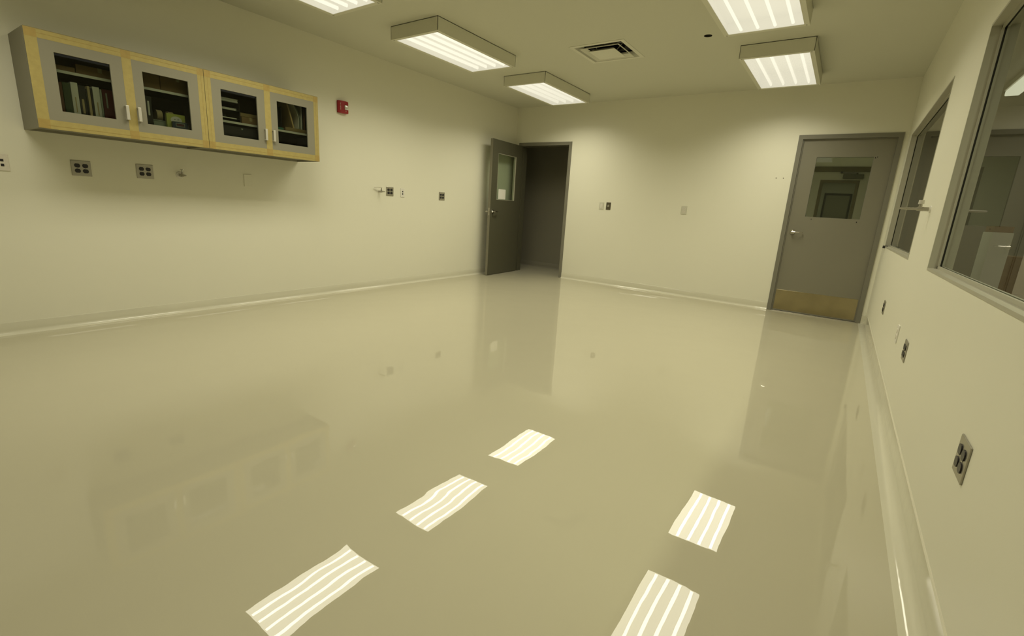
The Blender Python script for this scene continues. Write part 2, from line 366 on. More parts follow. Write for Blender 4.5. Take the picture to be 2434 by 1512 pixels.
# ------------------------------------------------------------------ ceiling light fixtures
def fixture(x0, x1, y0, y1, label, k_out=1.0, lamps=True):
    xm, ym = (x0 + x1) / 2, (y0 + y1) / 2; zb = 2.638; e = 0.004; b = 0.037
    t = thing('ceiling_light', label, 'ceiling light', (xm, ym, H), group='surface mounted fluorescent ceiling lights')
    bm = NB()
    box(bm, x0, x0 + e, y0, y1, zb, H); box(bm, x1 - e, x1, y0, y1, zb, H); box(bm, x0, x1, y0, y0 + e, zb, H); box(bm, x0, x1, y1 - e, y1, zb, H)
    box(bm, x0, x1, y0, y1, H - 0.006, H - 0.001)
    obj('housing', bm, 'fix', t)
    bm = NB()
    for a, c, d, f in ((x0, x0 + b, y0, y1), (x1 - b, x1, y0, y1), (x0 + b, x1 - b, y0, y0 + b), (x0 + b, x1 - b, y1 - b, y1)):
        box(bm, a, c, d, f, zb - 0.006, zb, 0.0012)
    obj('lens_frame', bm, 'fix', t)
    bm = NB(); z = zb - 0.002
    vs = [bm.verts.new(p) for p in ((x0 + b - 0.002, y0 + b - 0.002, z), (x1 - b + 0.002, y0 + b - 0.002, z), (x1 - b + 0.002, y1 - b + 0.002, z), (x0 + b - 0.002, y1 - b + 0.002, z))]
    bm.faces.new(vs); obj('lens', bm, 'lens', t)
    for i in range(4):
        xt = x0 + b + (x1 - x0 - 2 * b) * (0.16 + 0.68 * i / 3 + 0.02)
        bm = NB(); cyl(bm, (xt, y0 + 0.060, zb + 0.014), (xt, y1 - 0.060, zb + 0.014), 0.0115, n=12); obj('tube', bm, 'tube', t)
        if lamps:
            ld = bpy.data.lights.new('tube_lamp', 'AREA'); ld.shape = 'RECTANGLE'; ld.size = 0.032; ld.size_y = (y1 - y0) - 0.10
            ld.energy = TUBE_W * k_out; ld.color = LIGHTCOL; ld.spread = SPREAD
            lo = bpy.data.objects.new('tube_lamp', ld); COL.objects.link(lo); lo.parent = t
            lo.matrix_basis = Matrix.Translation((xt - xm, 0, zb - 0.0085 - H))
    if lamps:
        ld = bpy.data.lights.new('panel_lamp', 'AREA'); ld.shape = 'RECTANGLE'; ld.size = x1 - x0 - 2 * b; ld.size_y = y1 - y0 - 2 * b
        ld.energy = PANEL_W * k_out; ld.color = LIGHTCOL; ld.spread = SPREAD
        lo = bpy.data.objects.new('panel_lamp', ld); COL.objects.link(lo); lo.parent = t; lo.matrix_basis = Matrix.Translation((0, 0, zb - 0.0075 - H))
    for a in (x0 + 0.022, x1 - 0.022):
        for c in (y0 + 0.022, y1 - 0.022):
            bm = NB(); box(bm, a - 0.005, a + 0.005, c - 0.009, c + 0.009, zb - 0.0085, zb - 0.0055, 0.001); obj('latch', bm, 'steel', t)
LX = (0.963, 1.583); RX = (3.770, 4.390)
fixture(*LX, 1.603, 2.777, 'long white ceiling light above the cabinets, cropped by the top of the picture', 1.12)
fixture(*LX, 3.402, 4.628, 'white boxed ceiling light left of the air vent, larger whole one of the left row', 1.15)
fixture(*LX, 5.265, 6.500, 'white boxed ceiling light nearest the open grey door, end of the left row', 1.38)
fixture(*RX, 3.402, 4.590, 'white ceiling light at the top right, cropped by the top of the picture', 1.12)
fixture(*RX, 5.237, 6.487, 'white boxed ceiling light above the closed grey door, end of the right row', 1.38)
fixture(*RX, 1.603, 2.777, 'white ceiling light over the near window, outside the picture', 0.85)
fixture(*LX, -0.200, 1.000, 'white ceiling light behind the viewer near the left wall', 0.95)
fixture(*RX, -0.200, 1.000, 'white ceiling light behind the viewer near the right wall', 0.7)

# ------------------------------------------------------------------ ceiling diffuser
VX0, VX1, VY0, VY1 = 2.244, 2.838, 4.626, 5.214
t = thing('air_vent', 'square white air diffuser in the ceiling with a dark round duct behind its louvres', 'air vent', ((VX0 + VX1) / 2, (VY0 + VY1) / 2, H))
def ring(bm, h0, z0, h1, z1, th=0.0015):
    """square cone ring: half size h0 at z0 to half size h1 at z1"""
    xm, ym = (VX0 + VX1) / 2, (VY0 + VY1) / 2
    def c(h, z): return [bm.verts.new((xm + sx * h, ym + sy * h, z)) for sx, sy in ((-1, -1), (1, -1), (1, 1), (-1, 1))]
    a = c(h0, z0); b = c(h1, z1); a2 = c(h0, z0 + th); b2 = c(h1, z1 + th)
    for i in range(4):
        j = (i + 1) % 4
        bm.faces.new((a[i], a[j], b[j], b[i])); bm.faces.new((a2[i], b2[i], b2[j], a2[j])); bm.faces.new((a[i], a2[i], a2[j], a[j])); bm.faces.new((b[i], b[j], b2[j], b2[i]))
bm = NB(); ring(bm, 0.297, H - 0.0025, 0.256, H - 0.004); ring(bm, 0.256, H - 0.004, 0.232, H + 0.050); obj('flange', bm, 'fix', t)
bm = NB(); ring(bm, 0.210, H - 0.012, 0.168, H + 0.016); ring(bm, 0.210, H - 0.012, 0.213, H - 0.008); obj('louvre', bm, 'fix', t)
bm = NB(); ring(bm, 0.142, H - 0.020, 0.110, H + 0.002); ring(bm, 0.142, H - 0.020, 0.0005, H - 0.0205); obj('centre_plate', bm, 'fix', t)
bm = NB(); xm, ym = (VX0 + VX1) / 2, (VY0 + VY1) / 2
hh = 0.262
frame = [(-hh, -hh), (hh, -hh), (hh, hh), (-hh, hh)]
for i in range(4):
    a, b = frame[i], frame[(i + 1) % 4]
    vs = [bm.verts.new((xm + p[0], ym + p[1], z)) for p, z in ((a, H + 0.005), (b, H + 0.005), (b, H + 0.10), (a, H + 0.10))]; bm.faces.new(vs)
# top of the plenum with a round neck
n = 48; ri = 0.175
inner = [bm.verts.new((xm + ri * math.cos(2 * math.pi * i / n), ym + ri * math.sin(2 * math.pi * i / n), H + 0.060)) for i in range(n)]
up = [bm.verts.new((v.co.x, v.co.y, H + 0.30)) for v in inner]
outer = []
for i in range(n):
    a = 2 * math.pi * i / n; k = 0.215 / max(abs(math.cos(a)), abs(math.sin(a))); outer.append(bm.verts.new((xm + k * math.cos(a), ym + k * math.sin(a), H + 0.058)))
for i in range(n):
    j = (i + 1) % n; bm.faces.new((inner[i], inner[j], outer[j], outer[i])); bm.faces.new((inner[i], up[i], up[j], inner[j]))
bm.faces.new(up)
neck = obj('duct_neck', bm, 'hole', t)
bm = NB()
for sx in (-1, 1): cyl(bm, (xm + sx * 0.10, ym, H + 0.010), (xm + sx * 0.15, ym + 0.02, H + 0.075), 0.005, n=8)
box(bm, xm - 0.17, xm + 0.17, ym - 0.008, ym + 0.008, H + 0.072, H + 0.076); obj('bracket', bm, 'steel', t)

# ------------------------------------------------------------------ recessed sprinkler
t = thing('sprinkler_head', 'small dark recessed sprinkler in the ceiling between the vent and the right lights', 'sprinkler', (S[0], S[1], H))
bm = NB(); n = 32
lo_ = [bm.verts.new((S[0] + 0.0355 * math.cos(2 * math.pi * i / n), S[1] + 0.0355 * math.sin(2 * math.pi * i / n), H - 0.001)) for i in range(n)]
hi = [bm.verts.new((v.co.x, v.co.y, H + 0.07)) for v in lo_]
for i in range(n): bm.faces.new((lo_[i], lo_[(i + 1) % n], hi[(i + 1) % n], hi[i]))
bm.faces.new(hi); obj('cup', bm, 'rubber', t)
bm = NB(); cyl(bm, (S[0], S[1], H + 0.068), (S[0], S[1], H + 0.020), 0.009, 0.007, 12); cyl(bm, (S[0], S[1], H + 0.018), (S[0], S[1], H + 0.014), 0.017, 0.015, 16)
for s in (-1, 1): cyl(bm, (S[0] + s * 0.010, S[1], H + 0.045), (S[0] + s * 0.006, S[1], H + 0.016), 0.002, n=6)
obj('nozzle', bm, 'bronze', t)

# ------------------------------------------------------------------ plates and sockets
WALLS = {'L': (lambda y, z: (0.0, y, z), R(90)), 'B': (lambda x, z: (x, D, z), 0.0), 'R': (lambda y, z: (W, y, z), R(-90))}
def rounded(bm, cxx, czz, rw, rh, y0, y1, n=28, flat=0.80):
    pts = []
    for i in range(n):
        a = 2 * math.pi * i / n
        pts.append((cxx + rw * math.cos(a), y0, czz + max(-flat, min(flat, math.sin(a))) * rh))
    prism(bm, pts, (0, y1 - y0, 0))
def quad_outlet(wall, u, z, label, w=0.119, h=0.115, lab_mat='steel'):
    f, rz = WALLS[wall]; t = thing('power_outlet', label, 'outlet', f(u, z), rz, 'steel four-socket power outlets')
    bm = NB(); box(bm, -w / 2, w / 2, -0.0055, 0.0, -h / 2, h / 2, 0.0028, 2); obj('cover_plate', bm, lab_mat, t, local=True)
    for sx in (-1, 1):
        for sz in (-1, 1):
            bm = NB(); rounded(bm, sx * 0.0235, sz * 0.0195, 0.0172, 0.0172, -0.0062, -0.0090, flat=0.84)
            obj('socket', bm, 'black', t, local=True)
    for sx in (-1, 1):
        bm = NB(); cyl(bm, (sx * 0.0235, -0.0054, 0), (sx * 0.0235, -0.0068, 0), 0.0028, 0.0022, 12); obj('screw', bm, 'chrome', t, local=True)
def jack_plate(wall, u, z, label, w=0.070, h=0.114, holes=((0, 0.016), (0, -0.014)), mt='white', nm='data_outlet', cat='data outlet', hm='black'):
    f, rz = WALLS[wall]; t = thing(nm, label, cat, f(u, z), rz)
    bm = NB(); box(bm, -w / 2, w / 2, -0.0055, 0.0, -h / 2, h / 2, 0.0025, 2); obj('cover_plate', bm, mt, t, local=True)
    for x, zz in holes:
        bm = NB(); box(bm, x - 0.0085, x + 0.0085, -0.0072, -0.0050, zz - 0.0085, zz + 0.0085, 0.001); obj('jack', bm, hm, t, local=True)
    for s in (-1, 1):
        bm = NB(); cyl(bm, (0, -0.0054, s * (h / 2 - 0.012)), (0, -0.0066, s * (h / 2 - 0.012)), 0.0030, 0.0024, 12); obj('screw', bm, mt, t, local=True)
    return t
jack_plate('L', 0.733, 1.225, 'speckled ivory wall plate at the left edge of the picture under the cabinet', w=0.116, holes=((0.023, 0.014), (0.023, -0.018)), mt='ivory')
quad_outlet('L', 1.178, 1.224, 'steel four-socket outlet under the left end of the cabinets, second plate from the left')
quad_outlet('L', 1.586, 1.237, 'steel four-socket outlet under the cabinets, left of the short gas tap')
quad_outlet('L', 4.212, 1.228, 'steel four-socket outlet right beside the gas tap with the long lever')
jack_plate('L', 4.428, 1.221, 'narrow white data plate with two small black jacks on the left wall')
quad_outlet('L', 5.180, 1.215, 'steel four-socket outlet nearest the open door on the left wall')
# blank plate painted over
f, rz = WALLS['L']; t = thing('blank_plate', 'blank cover plate painted the same cream as the wall below the cabinet', 'wall plate', f(2.427, 1.228), rz)
bm = NB(); box(bm, -0.037, 0.037, -0.0085, 0, -0.057, 0.057, 0.0022); obj('cover_plate', bm, 'wall', t, local=True)
# back wall
t = jack_plate('B', 1.706, 1.221, 'white wall switch left of the small bronze plate on the back wall', w=0.076, h=0.112, holes=(), mt='greyplate', nm='wall_switch', cat='switch')
bm = NB(); box(bm, -0.017, 0.017, -0.0075, -0.005, -0.034, 0.034, 0.0015); obj('rocker', bm, 'white', t, local=True)
for a in (0.004, -0.028):
    bm = NB(); box(bm, -0.011, 0.011, -0.0095, -0.007, a, a + 0.024, 0.001); obj('toggle', bm, 'ivory', t, local=True)
t = thing('key_switch', 'dark bronze plate with a round centre button on the back wall', 'switch', (1.821, D, 1.224))
bm = NB(); box(bm, -0.037, 0.037, -0.005, 0, -0.056, 0.056, 0.0015); obj('cover_plate', bm, 'bronze', t, local=True)
bm = NB(); cyl(bm, (0, -0.005, 0.002), (0, -0.011, 0.002), 0.019, 0.017, 24); obj('button', bm, 'steel', t, local=True, smooth=True)
t = thing('duplex_outlet', 'white two-socket outlet alone on the back wall between the two doors', 'outlet', (2.977, D, 1.224))
bm = NB(); box(bm, -0.040, 0.040, -0.0055, 0, -0.057, 0.057, 0.0022); obj('cover_plate', bm, 'greyplate', t, local=True)
for s in (-1, 1):
    bm = NB(); rounded(bm, 0, s * 0.0195, 0.0172, 0.0172, -0.005, -0.0078); obj('socket', bm, 'ivory', t, local=True)
    for a in (-0.006, 0.006):
        bm = NB(); box(bm, a - 0.001, a + 0.001, -0.0084, -0.0075, s * 0.0195 - 0.002, s * 0.0195 + 0.006); obj('slot', bm, 'black', t, local=True)
for x, l in ((4.063, 'left one of two tiny screw anchors in the back wall beside the closed door'), (4.144, 'right one of two tiny screw anchors in the back wall beside the closed door')):
    bm = NB(); cyl(bm, (x, D + 0.004, 1.682), (x, D - 0.0025, 1.682), 0.0065, 0.0055, 12); single('screw_anchor', l, 'screw', bm, 'bronze')
# right wall
quad_outlet('R', 5.057, 0.486, 'farthest steel outlet low on the right wall, beside the closed door')
quad_outlet('R', 3.313, 0.488, 'steel outlet low on the right wall, middle one of three')
quad_outlet('R', 1.761, 0.510, 'large nearest steel four-socket outlet low on the right wall')
t = thing('duplex_outlet', 'narrow white outlet low on the right wall just beyond the middle steel one', 'outlet', (W, 3.790, 0.494), R(-90))
bm = NB(); box(bm, -0.036, 0.036, -0.0065, 0, -0.057, 0.057, 0.0022); obj('cover_plate', bm, 'white', t, local=True)
for s in (-1, 1):
    bm = NB(); rounded(bm, 0, s * 0.0195, 0.0172, 0.0172, -0.006, -0.0090); obj('socket', bm, 'ivory', t, local=True)

# ------------------------------------------------------------------ gas taps
def tap(wall, u, z, label, reach=0.135, ldir=(0.0, -0.045), lz=0.040, esc=0.026, kind='lever'):
    f, rz = WALLS[wall]; t = thing('gas_tap', label, 'gas tap', f(u, z), rz, 'wall gas taps')
    bm = NB(); cyl(bm, (0, 0, 0), (0, -0.006, 0), esc, esc * 0.9, 32); cyl(bm, (0, -0.006, 0), (0, -0.010, 0), esc * 0.55, esc * 0.5, 24); obj('escutcheon', bm, 'white', t, local=True, smooth=True)
    bm = NB(); cyl(bm, (0, -0.008, 0), (0, -0.034, 0), 0.0120, 0.0120, 6); cyl(bm, (0, -0.034, 0), (0, -0.064, 0), 0.013, 0.011, 20); cyl(bm, (0, -0.050, -0.012), (0, -0.050, 0.026), 0.009, 0.0085, 16)
    obj('valve_body', bm, 'steel', t, local=True, smooth=True)
    bm = NB(); y = -0.062; L = reach - 0.062
    for i in range(5):
        a = y - L * i / 5; b = y - L * (i + 1) / 5; cyl(bm, (0, a, 0), (0, b, 0), 0.0095 - 0.0007 * i, 0.0068 - 0.0005 * i, 14)
    obj('hose_nozzle', bm, 'steel', t, local=True, smooth=True)
    bm = NB(); cyl(bm, (0, -0.050, 0.024), (0, -0.050, lz), 0.006, n=14)
    if kind == 'lever':
        d = Vector((ldir[0], ldir[1], 0)); p = Vector((0, -0.050, lz - 0.003)); s = Vector((-d.y, d.x, 0)).normalized() * 0.0065
        a0 = p - d.normalized() * 0.010; a1 = p + d
        prism(bm, [a0 + s, a0 - s, a1 - s * 0.7, a1 + s * 0.7], (0, 0, 0.006))
    else:
        cyl(bm, (0, -0.050, lz - 0.012), (0, -0.050, lz + 0.012), 0.0145, 0.0135, 20)
    obj('handle', bm, 'satin' if kind != 'lever' else 'chrome', t, local=True, smooth=True)
tap('L', 1.842, 1.228, 'short chrome gas tap on a white round flange under the cabinets', reach=0.125, ldir=(0.006, -0.018), lz=0.050, esc=0.033)
tap('L', 4.035, 1.218, 'chrome gas tap with a long flat lever beside a four-socket outlet', reach=0.118, ldir=(-0.085, 0.03), lz=0.046, esc=0.014)
tap('R', 3.780, 1.268, 'chrome gas tap on the right wall sticking out between the two windows', reach=0.150, lz=0.040, esc=0.022, kind='knob')

# ------------------------------------------------------------------ fire alarm
t = thing('fire_alarm', 'red fire alarm strobe on the left wall beside the cabinets', 'fire alarm', (0.0, 3.518, 2.106), R(90))
bm = NB()
pts = []
for i in range(13):
    x = -0.060 + 0.120 * i / 12; pts.append((x, -0.022 - 0.022 * math.sin(math.pi * (i / 12) ** 0.8 * 0.62)))
outl = [(-0.060, 0.0, -0.064)] + [(x, y, -0.064) for x, y in pts] + [(0.060, 0.0, -0.064)]
prism(bm, outl, (0, 0, 0.128)); bmesh.ops.bevel(bm, geom=[e for e in bm.edges if abs((e.verts[0].co - e.verts[1].co).z) < 1e-5 and min(e.verts[0].co.y, e.verts[1].co.y) < -0.01], offset=0.004, segments=2, affect='EDGES')
obj('body', bm, 'red', t, local=True, smooth=True)
bm = NB(); box(bm, 0.008, 0.052, -0.060, -0.036, -0.026, 0.022, 0.007, 3); obj('strobe_lens', bm, 'clearlens', t, local=True, smooth=True)
bm = NB(); box(bm, 0.014, 0.046, -0.0615, -0.058, -0.008, 0.006, 0.001); obj('strobe_bulb', bm, 'white', t, local=True)
bm = NB(); box(bm, 0.026, 0.030, -0.0455, -0.040, -0.046, -0.032); obj('sensor', bm, 'ivory', t, local=True)
# the word on the left of the cover, reading downwards
def text_mesh(txt, size, ext):
    cu = bpy.data.curves.new('txt', 'FONT'); cu.body = txt; cu.size = size; cu.extrude = ext; cu.align_x = 'CENTER'; cu.align_y = 'CENTER'
    to = bpy.data.objects.new('txt', cu); COL.objects.link(to); bpy.context.view_layer.update()
    me = bpy.data.meshes.new_from_object(to.evaluated_get(bpy.context.evaluated_depsgraph_get())); bpy.data.objects.remove(to); bpy.data.curves.remove(cu); return me
for i, ch in enumerate('FIRE'):
    me = text_mesh(ch, 0.020, 0.0004); me.transform(Matrix.Translation((-0.036, -0.0375, 0.032 - i * 0.019)) @ Matrix.Rotation(R(90), 4, 'X') @ Matrix.Rotation(R(0), 4, 'Z'))
    bm = NB(); bm.from_mesh(me); bpy.data.meshes.remove(me); obj('letter', bm, 'ivory', t, local=True)

# ------------------------------------------------------------------ wall cabinets
CZ0, CZ1, CX = 1.460, 2.072, 0.3924
GZ0, GZ1 = 1.584, 1.951
def cabinet(label, y0, seam, y1, g1, g2, shelf_z, t0, t1, t2, t3):
    t = thing('wall_cabinet', label, 'cabinet', (0.0, (y0 + y1) / 2, CZ0), group='taped wall cabinets')
    xb = CX - 0.020
    bm = NB(); k = 0.018
    box(bm, 0.001, xb, y0, y0 + k, CZ0, CZ1); box(bm, 0.001, xb, y1 - k, y1, CZ0, CZ1); box(bm, 0.001, xb, y0 + k, y1 - k, CZ1 - k, CZ1)
    box(bm, 0.001, xb - 0.02, y0 + k, y1 - k, CZ0 + 0.016, CZ0 + 0.016 + k); box(bm, xb - 0.02, xb, y0 + k, y1 - k, CZ0, CZ0 + 0.034); box(bm, 0.001, 0.020, y0 + k, y1 - k, CZ0, CZ0 + 0.016)
    obj('carcass', bm, 'lam', t)
    bm = NB(); box(bm, 0.002, 0.008, y0 + k, y1 - k, CZ0 + 0.035, CZ1 - k); box(bm, 0.002, xb - 0.001, y0 + k, y0 + k + 0.002, CZ0 + 0.035, CZ1 - k); box(bm, 0.002, xb - 0.001, y1 - k - 0.002, y1 - k, CZ0 + 0.035, CZ1 - k)
    box(bm, 0.008, xb - 0.021, y0 + k + 0.002, y1 - k - 0.002, CZ0 + 0.0345, CZ0 + 0.036); box(bm, 0.008, xb - 0.001, y0 + k + 0.002, y1 - k - 0.002, CZ1 - k - 0.002, CZ1 - k)
    obj('lining', bm, 'inside', t, label='dark brown inner lining')
    bm = NB(); box(bm, 0.010, 0.325, y0 + k + 0.003, y1 - k - 0.003, shelf_z - 0.018, shelf_z); obj('shelf', bm, 'inside', t)
    bm = NB(); box(bm, 0.325, 0.328, y0 + k + 0.003, y1 - k - 0.003, shelf_z - 0.018, shelf_z); obj('shelf_edging', bm, 'paper', t, label='pale shelf edging strip')
    for i, (a, b, g) in enumerate(((y0 + 0.001, seam - 0.0015, g1), (seam + 0.0015, y1 - 0.001, g2))):
        bm = NB(); frame_yz(bm, xb + 0.001, CX, a, b, CZ0 + 0.001, CZ1 - 0.001, g[0], g[1], GZ0, GZ1)
        bmesh.ops.remove_doubles(bm, verts=bm.verts, dist=1e-5)
        dd = obj('cabinet_door', bm, 'lam', t)
        bm = NB(); box(bm, xb + 0.004, xb + 0.008, g[0] + 0.0005, g[1] - 0.0005, GZ0 + 0.0005, GZ1 - 0.0005); obj('glass_pane', bm, 'cabglass', dd)
        yc = (seam - 0.036) if i == 0 else (seam + 0.038)
        bm = NB(); z0, z1 = 1.590, 1.690
        box(bm, CX, CX + 0.028, yc - 0.009, yc + 0.009, z0, z0 + 0.008, 0.001); box(bm, CX, CX + 0.028, yc - 0.009, yc + 0.009, z1 - 0.008, z1, 0.001)
        box(bm, CX + 0.021, CX + 0.029, yc - 0.0095, yc + 0.0095, z0, z1, 0.002); obj('handle', bm, 'satin', dd)
    # masking tape: strips over the perimeter and the seams
    e = 0.0006
    def strip(nm, a, b, c, d, lift=1, m_='tape'):
        bm = NB(); box(bm, CX + e * (lift - 1) + 0.0001, CX + e * lift, a, b, c, d); obj(nm, bm, m_, t)
    strip('tape_strip', y0 + 0.001, y1 - 0.001, 2.018, CZ1 - 0.002); strip('tape_strip', y0 + 0.001, y1 - 0.001, CZ0 + 0.001, 1.519)
    strip('tape_strip', y0 + 0.001, t0, 1.519, 2.018, 1); strip('tape_strip', t1, t2, 1.519, 2.018); strip('tape_strip', t3, y1 - 0.001, 1.519, 2.018)
    for a, b in ((y0 + 0.002, t0), (t1, t2), (t3, y1 - 0.002)):
        strip('tape_overlap', a, b, 2.018, CZ1 - 0.004, 2, 'tapedark'); strip('tape_overlap', a, b, CZ0 + 0.002, 1.519, 2, 'tapedark')
    def crease(a, b, c, d):
        bm = NB(); box(bm, CX + e * 0.9, CX + e * 2.4, a, b, c, d); obj('tape_crease', bm, 'tapedark', t)
    crease(y0 + 0.003, y1 - 0.003, 2.046, 2.0478); crease(y0 + 0.003, y1 - 0.003, 1.482, 1.4835)
    for yy in ((y1 - 0.022,) if y0 < 1.5 else (y0 + 0.024, y1 - 0.026)): crease(yy, yy + 0.0017, CZ0 + 0.004, CZ1 - 0.005)
    # tape folded onto the top and the visible seam wrinkle
    bm = NB(); box(bm, CX - 0.016, CX + 0.0012, y0 + 0.002, y1 - 0.002, CZ1, CZ1 + 0.0012)
    obj('tape_fold', bm, 'tape', t)
    return t
cabinet('left grey wall cabinet with two glass doors edged in yellow masking tape', 0.897, 1.4265, 1.937, (1.030, 1.324), (1.515, 1.817), 1.858, 0.958, 1.396, 1.453, 1.889)
cabinet('right grey wall cabinet with two glass doors, nearer the red fire alarm', 1.938, 2.4550, 2.964, (2.060, 2.360), (2.543, 2.843), 1.716, 1.987, 2.427, 2.482, 2.916)

# ---- cabinet contents
CB = CZ0 + 0.0365
def book(y0, y1, top, material, label, x1=0.310, depth=0.24, lab=None, cat='binder', name='ring_binder', z0=CB, lmat='paper', grp='binders and books standing in the left cabinet'):
    t = thing(name, label, cat, ((x1 - depth / 2), (y0 + y1) / 2, z0), group=grp)
    bm = NB(); box(bm, x1 - depth, x1, y0, y1, z0, top, 0.002); obj('cover', bm, material, t)
    if lab:
        a, b, c, d = lab; bm = NB(); box(bm, x1 - 0.0002, x1 + 0.0008, a, b, c, d); obj('spine_label', bm, lmat, t)
    return t
book(1.034, 1.066, 1.782, 'brown', 'reddish brown book at the left end of the cabinet row', cat='book', name='book')
book(1.068, 1.108, 1.786, 'green', 'dark green binder left of the tall white binder')
book(1.111, 1.149, 1.796, 'paper', 'tall white binder, left one of the two in the first cabinet door', lab=(1.126, 1.132, 1.60, 1.70), lmat='tan')
book(1.151, 1.188, 1.785, 'dark', 'black binder with a short tan spine label between the white binders', lab=(1.162, 1.174, 1.60, 1.694), lmat='tan')
book(1.190, 1.197, 1.770, 'dark', 'thin black folder beside the slim tan folder', cat='folder', name='folder')
book(1.199, 1.214, 1.788, 'tan', 'slim tan folder standing between black covers', cat='folder', name='folder')
book(1.216, 1.227, 1.780, 'dark', 'thin black folder left of the second white binder', cat='folder', name='folder')
book(1.229, 1.268, 1.792, 'paper', 'tall white binder, right one of the two in the first cabinet door', lab=(1.245, 1.252, 1.60, 1.69), lmat='tan')
book(1.270, 1.280, 1.782, 'bin', 'thin grey-green booklet behind the right white binder', cat='book', name='book')
book(1.282, 1.345, 1.786, 'maroon', 'dark maroon binder with a narrow grey label', lab=(1.300, 1.309, 1.66, 1.762), lmat='bin')
def carton(y0, y1, z0, z1, material, label, x1=0.300, depth=0.22, cat='box', name='cardboard_box', grp=None, seam=True):
    t = thing(name, label, cat, (x1 - depth / 2, (y0 + y1) / 2, z0), group=grp)
    bm = NB(); box(bm, x1 - depth, x1, y0, y1, z0, z1, 0.002); obj('carton', bm, material, t)
    if seam:
        bm = NB(); ym = (y0 + y1) / 2; box(bm, x1, x1 + 0.0006, ym - 0.012, ym + 0.012, z1 - 0.03, z1 - 0.001); box(bm, x1 - depth, x1, ym - 0.012, ym + 0.012, z1, z1 + 0.0006); obj('packing_tape', bm, 'tan', t)
    return t
carton(0.935, 1.150, 1.8585, 1.893, 'card', 'flat cardboard box on the upper shelf behind the first cabinet door')
carton(1.156, 1.420, 1.8585, 1.922, 'card', 'taller cardboard box on the upper shelf behind the first cabinet door')
carton(1.440, 1.655, 1.8585, 1.990, 'card', 'cardboard box on the upper shelf, left one behind the second cabinet door')
carton(1.660, 1.900, 1.8585, 1.975, 'card', 'cardboard box on the upper shelf, right one behind the second cabinet door')
book(1.540, 1.582, 1.795, 'dark', 'black binder with a long white label behind the second cabinet door', lab=(1.554, 1.566, 1.658, 1.762))
# plastic bin
t = thing('plastic_bin', 'cloudy plastic bin behind the yellow box in the second cabinet', 'bin', (0.18, 1.70, CB))
bm = NB(); k = 0.003
box(bm, 0.07, 0.275, 1.592, 1.595, CB, 1.636); box(bm, 0.07, 0.275, 1.842, 1.845, CB, 1.636); box(bm, 0.07, 0.073, 1.592, 1.845, CB, 1.636); box(bm, 0.272, 0.275, 1.592, 1.845, CB, 1.636); box(bm, 0.07, 0.275, 1.592, 1.845, CB, CB + 0.003)
obj('tub', bm, 'bin', t)
bm = NB(); 
for a in ((0.066, 0.279, 1.588, 1.596), (0.066, 0.279, 1.841, 1.849), (0.066, 0.074, 1.596, 1.841), (0.271, 0.279, 1.596, 1.841)): box(bm, *a, 1.630, 1.637, 0.001)
obj('rim', bm, 'bin', t)
# rolls inside the bin
for i, (y, l) in enumerate(((1.655, 'left tan tape roll standing in the plastic bin'), (1.735, 'right tan tape roll standing in the plastic bin'))):
    t = thing('tape_roll', l, 'tape roll', (0.20, y, CB + 0.004), group='tape rolls in the plastic bin')
    bm = NB(); cyl(bm, (0.20, y - 0.019, CB + 0.18), (0.20, y + 0.019, CB + 0.18), 0.045, n=28); cyl(bm, (0.20, y - 0.017, CB + 0.0045), (0.20, y + 0.017, CB + 0.14), 0.016, n=10); obj('roll', bm, 'tan', t)
t = thing('tissue_box', 'yellow green printed box standing in the second cabinet', 'box', (0.29, 1.74, CB))
bm = NB(); box(bm, 0.282, 0.306, 1.676, 1.806, CB, 1.697, 0.001); obj('carton', bm, 'yellow', t)
bm = NB(); pts = [(0.3063, 1.742 + 0.040 * math.cos(2 * math.pi * i / 24), 1.652 + 0.028 * math.sin(2 * math.pi * i / 24)) for i in range(24)]; prism(bm, pts, (0.0006, 0, 0)); obj('printed_oval', bm, 'paper', t)
for a in (1.728, 1.750):
    bm = NB(); box(bm, 0.3068, 0.3078, a, a + 0.009, 1.655, 1.660); obj('printed_mark', bm, 'navy', t)
t = thing('plastic_case', 'small dark blue case with a pale window in front of the yellow box', 'case', (0.322, 1.757, CB))
bm = NB(); box(bm, 0.310, 0.334, 1.704, 1.812, CB, 1.640, 0.004); obj('case_body', bm, 'navy', t)
bm = NB()
for a in ((1.724, 1.790, 1.626, 1.631), (1.724, 1.790, 1.602, 1.607), (1.724, 1.729, 1.602, 1.631), (1.785, 1.790, 1.602, 1.631)): box(bm, 0.334, 0.3355, *a)
obj('label_frame', bm, 'bin', t)
bm = NB(); box(bm, 0.3338, 0.3350, 1.731, 1.783, 1.610, 1.623); obj('label_card', bm, 'maroon', t)

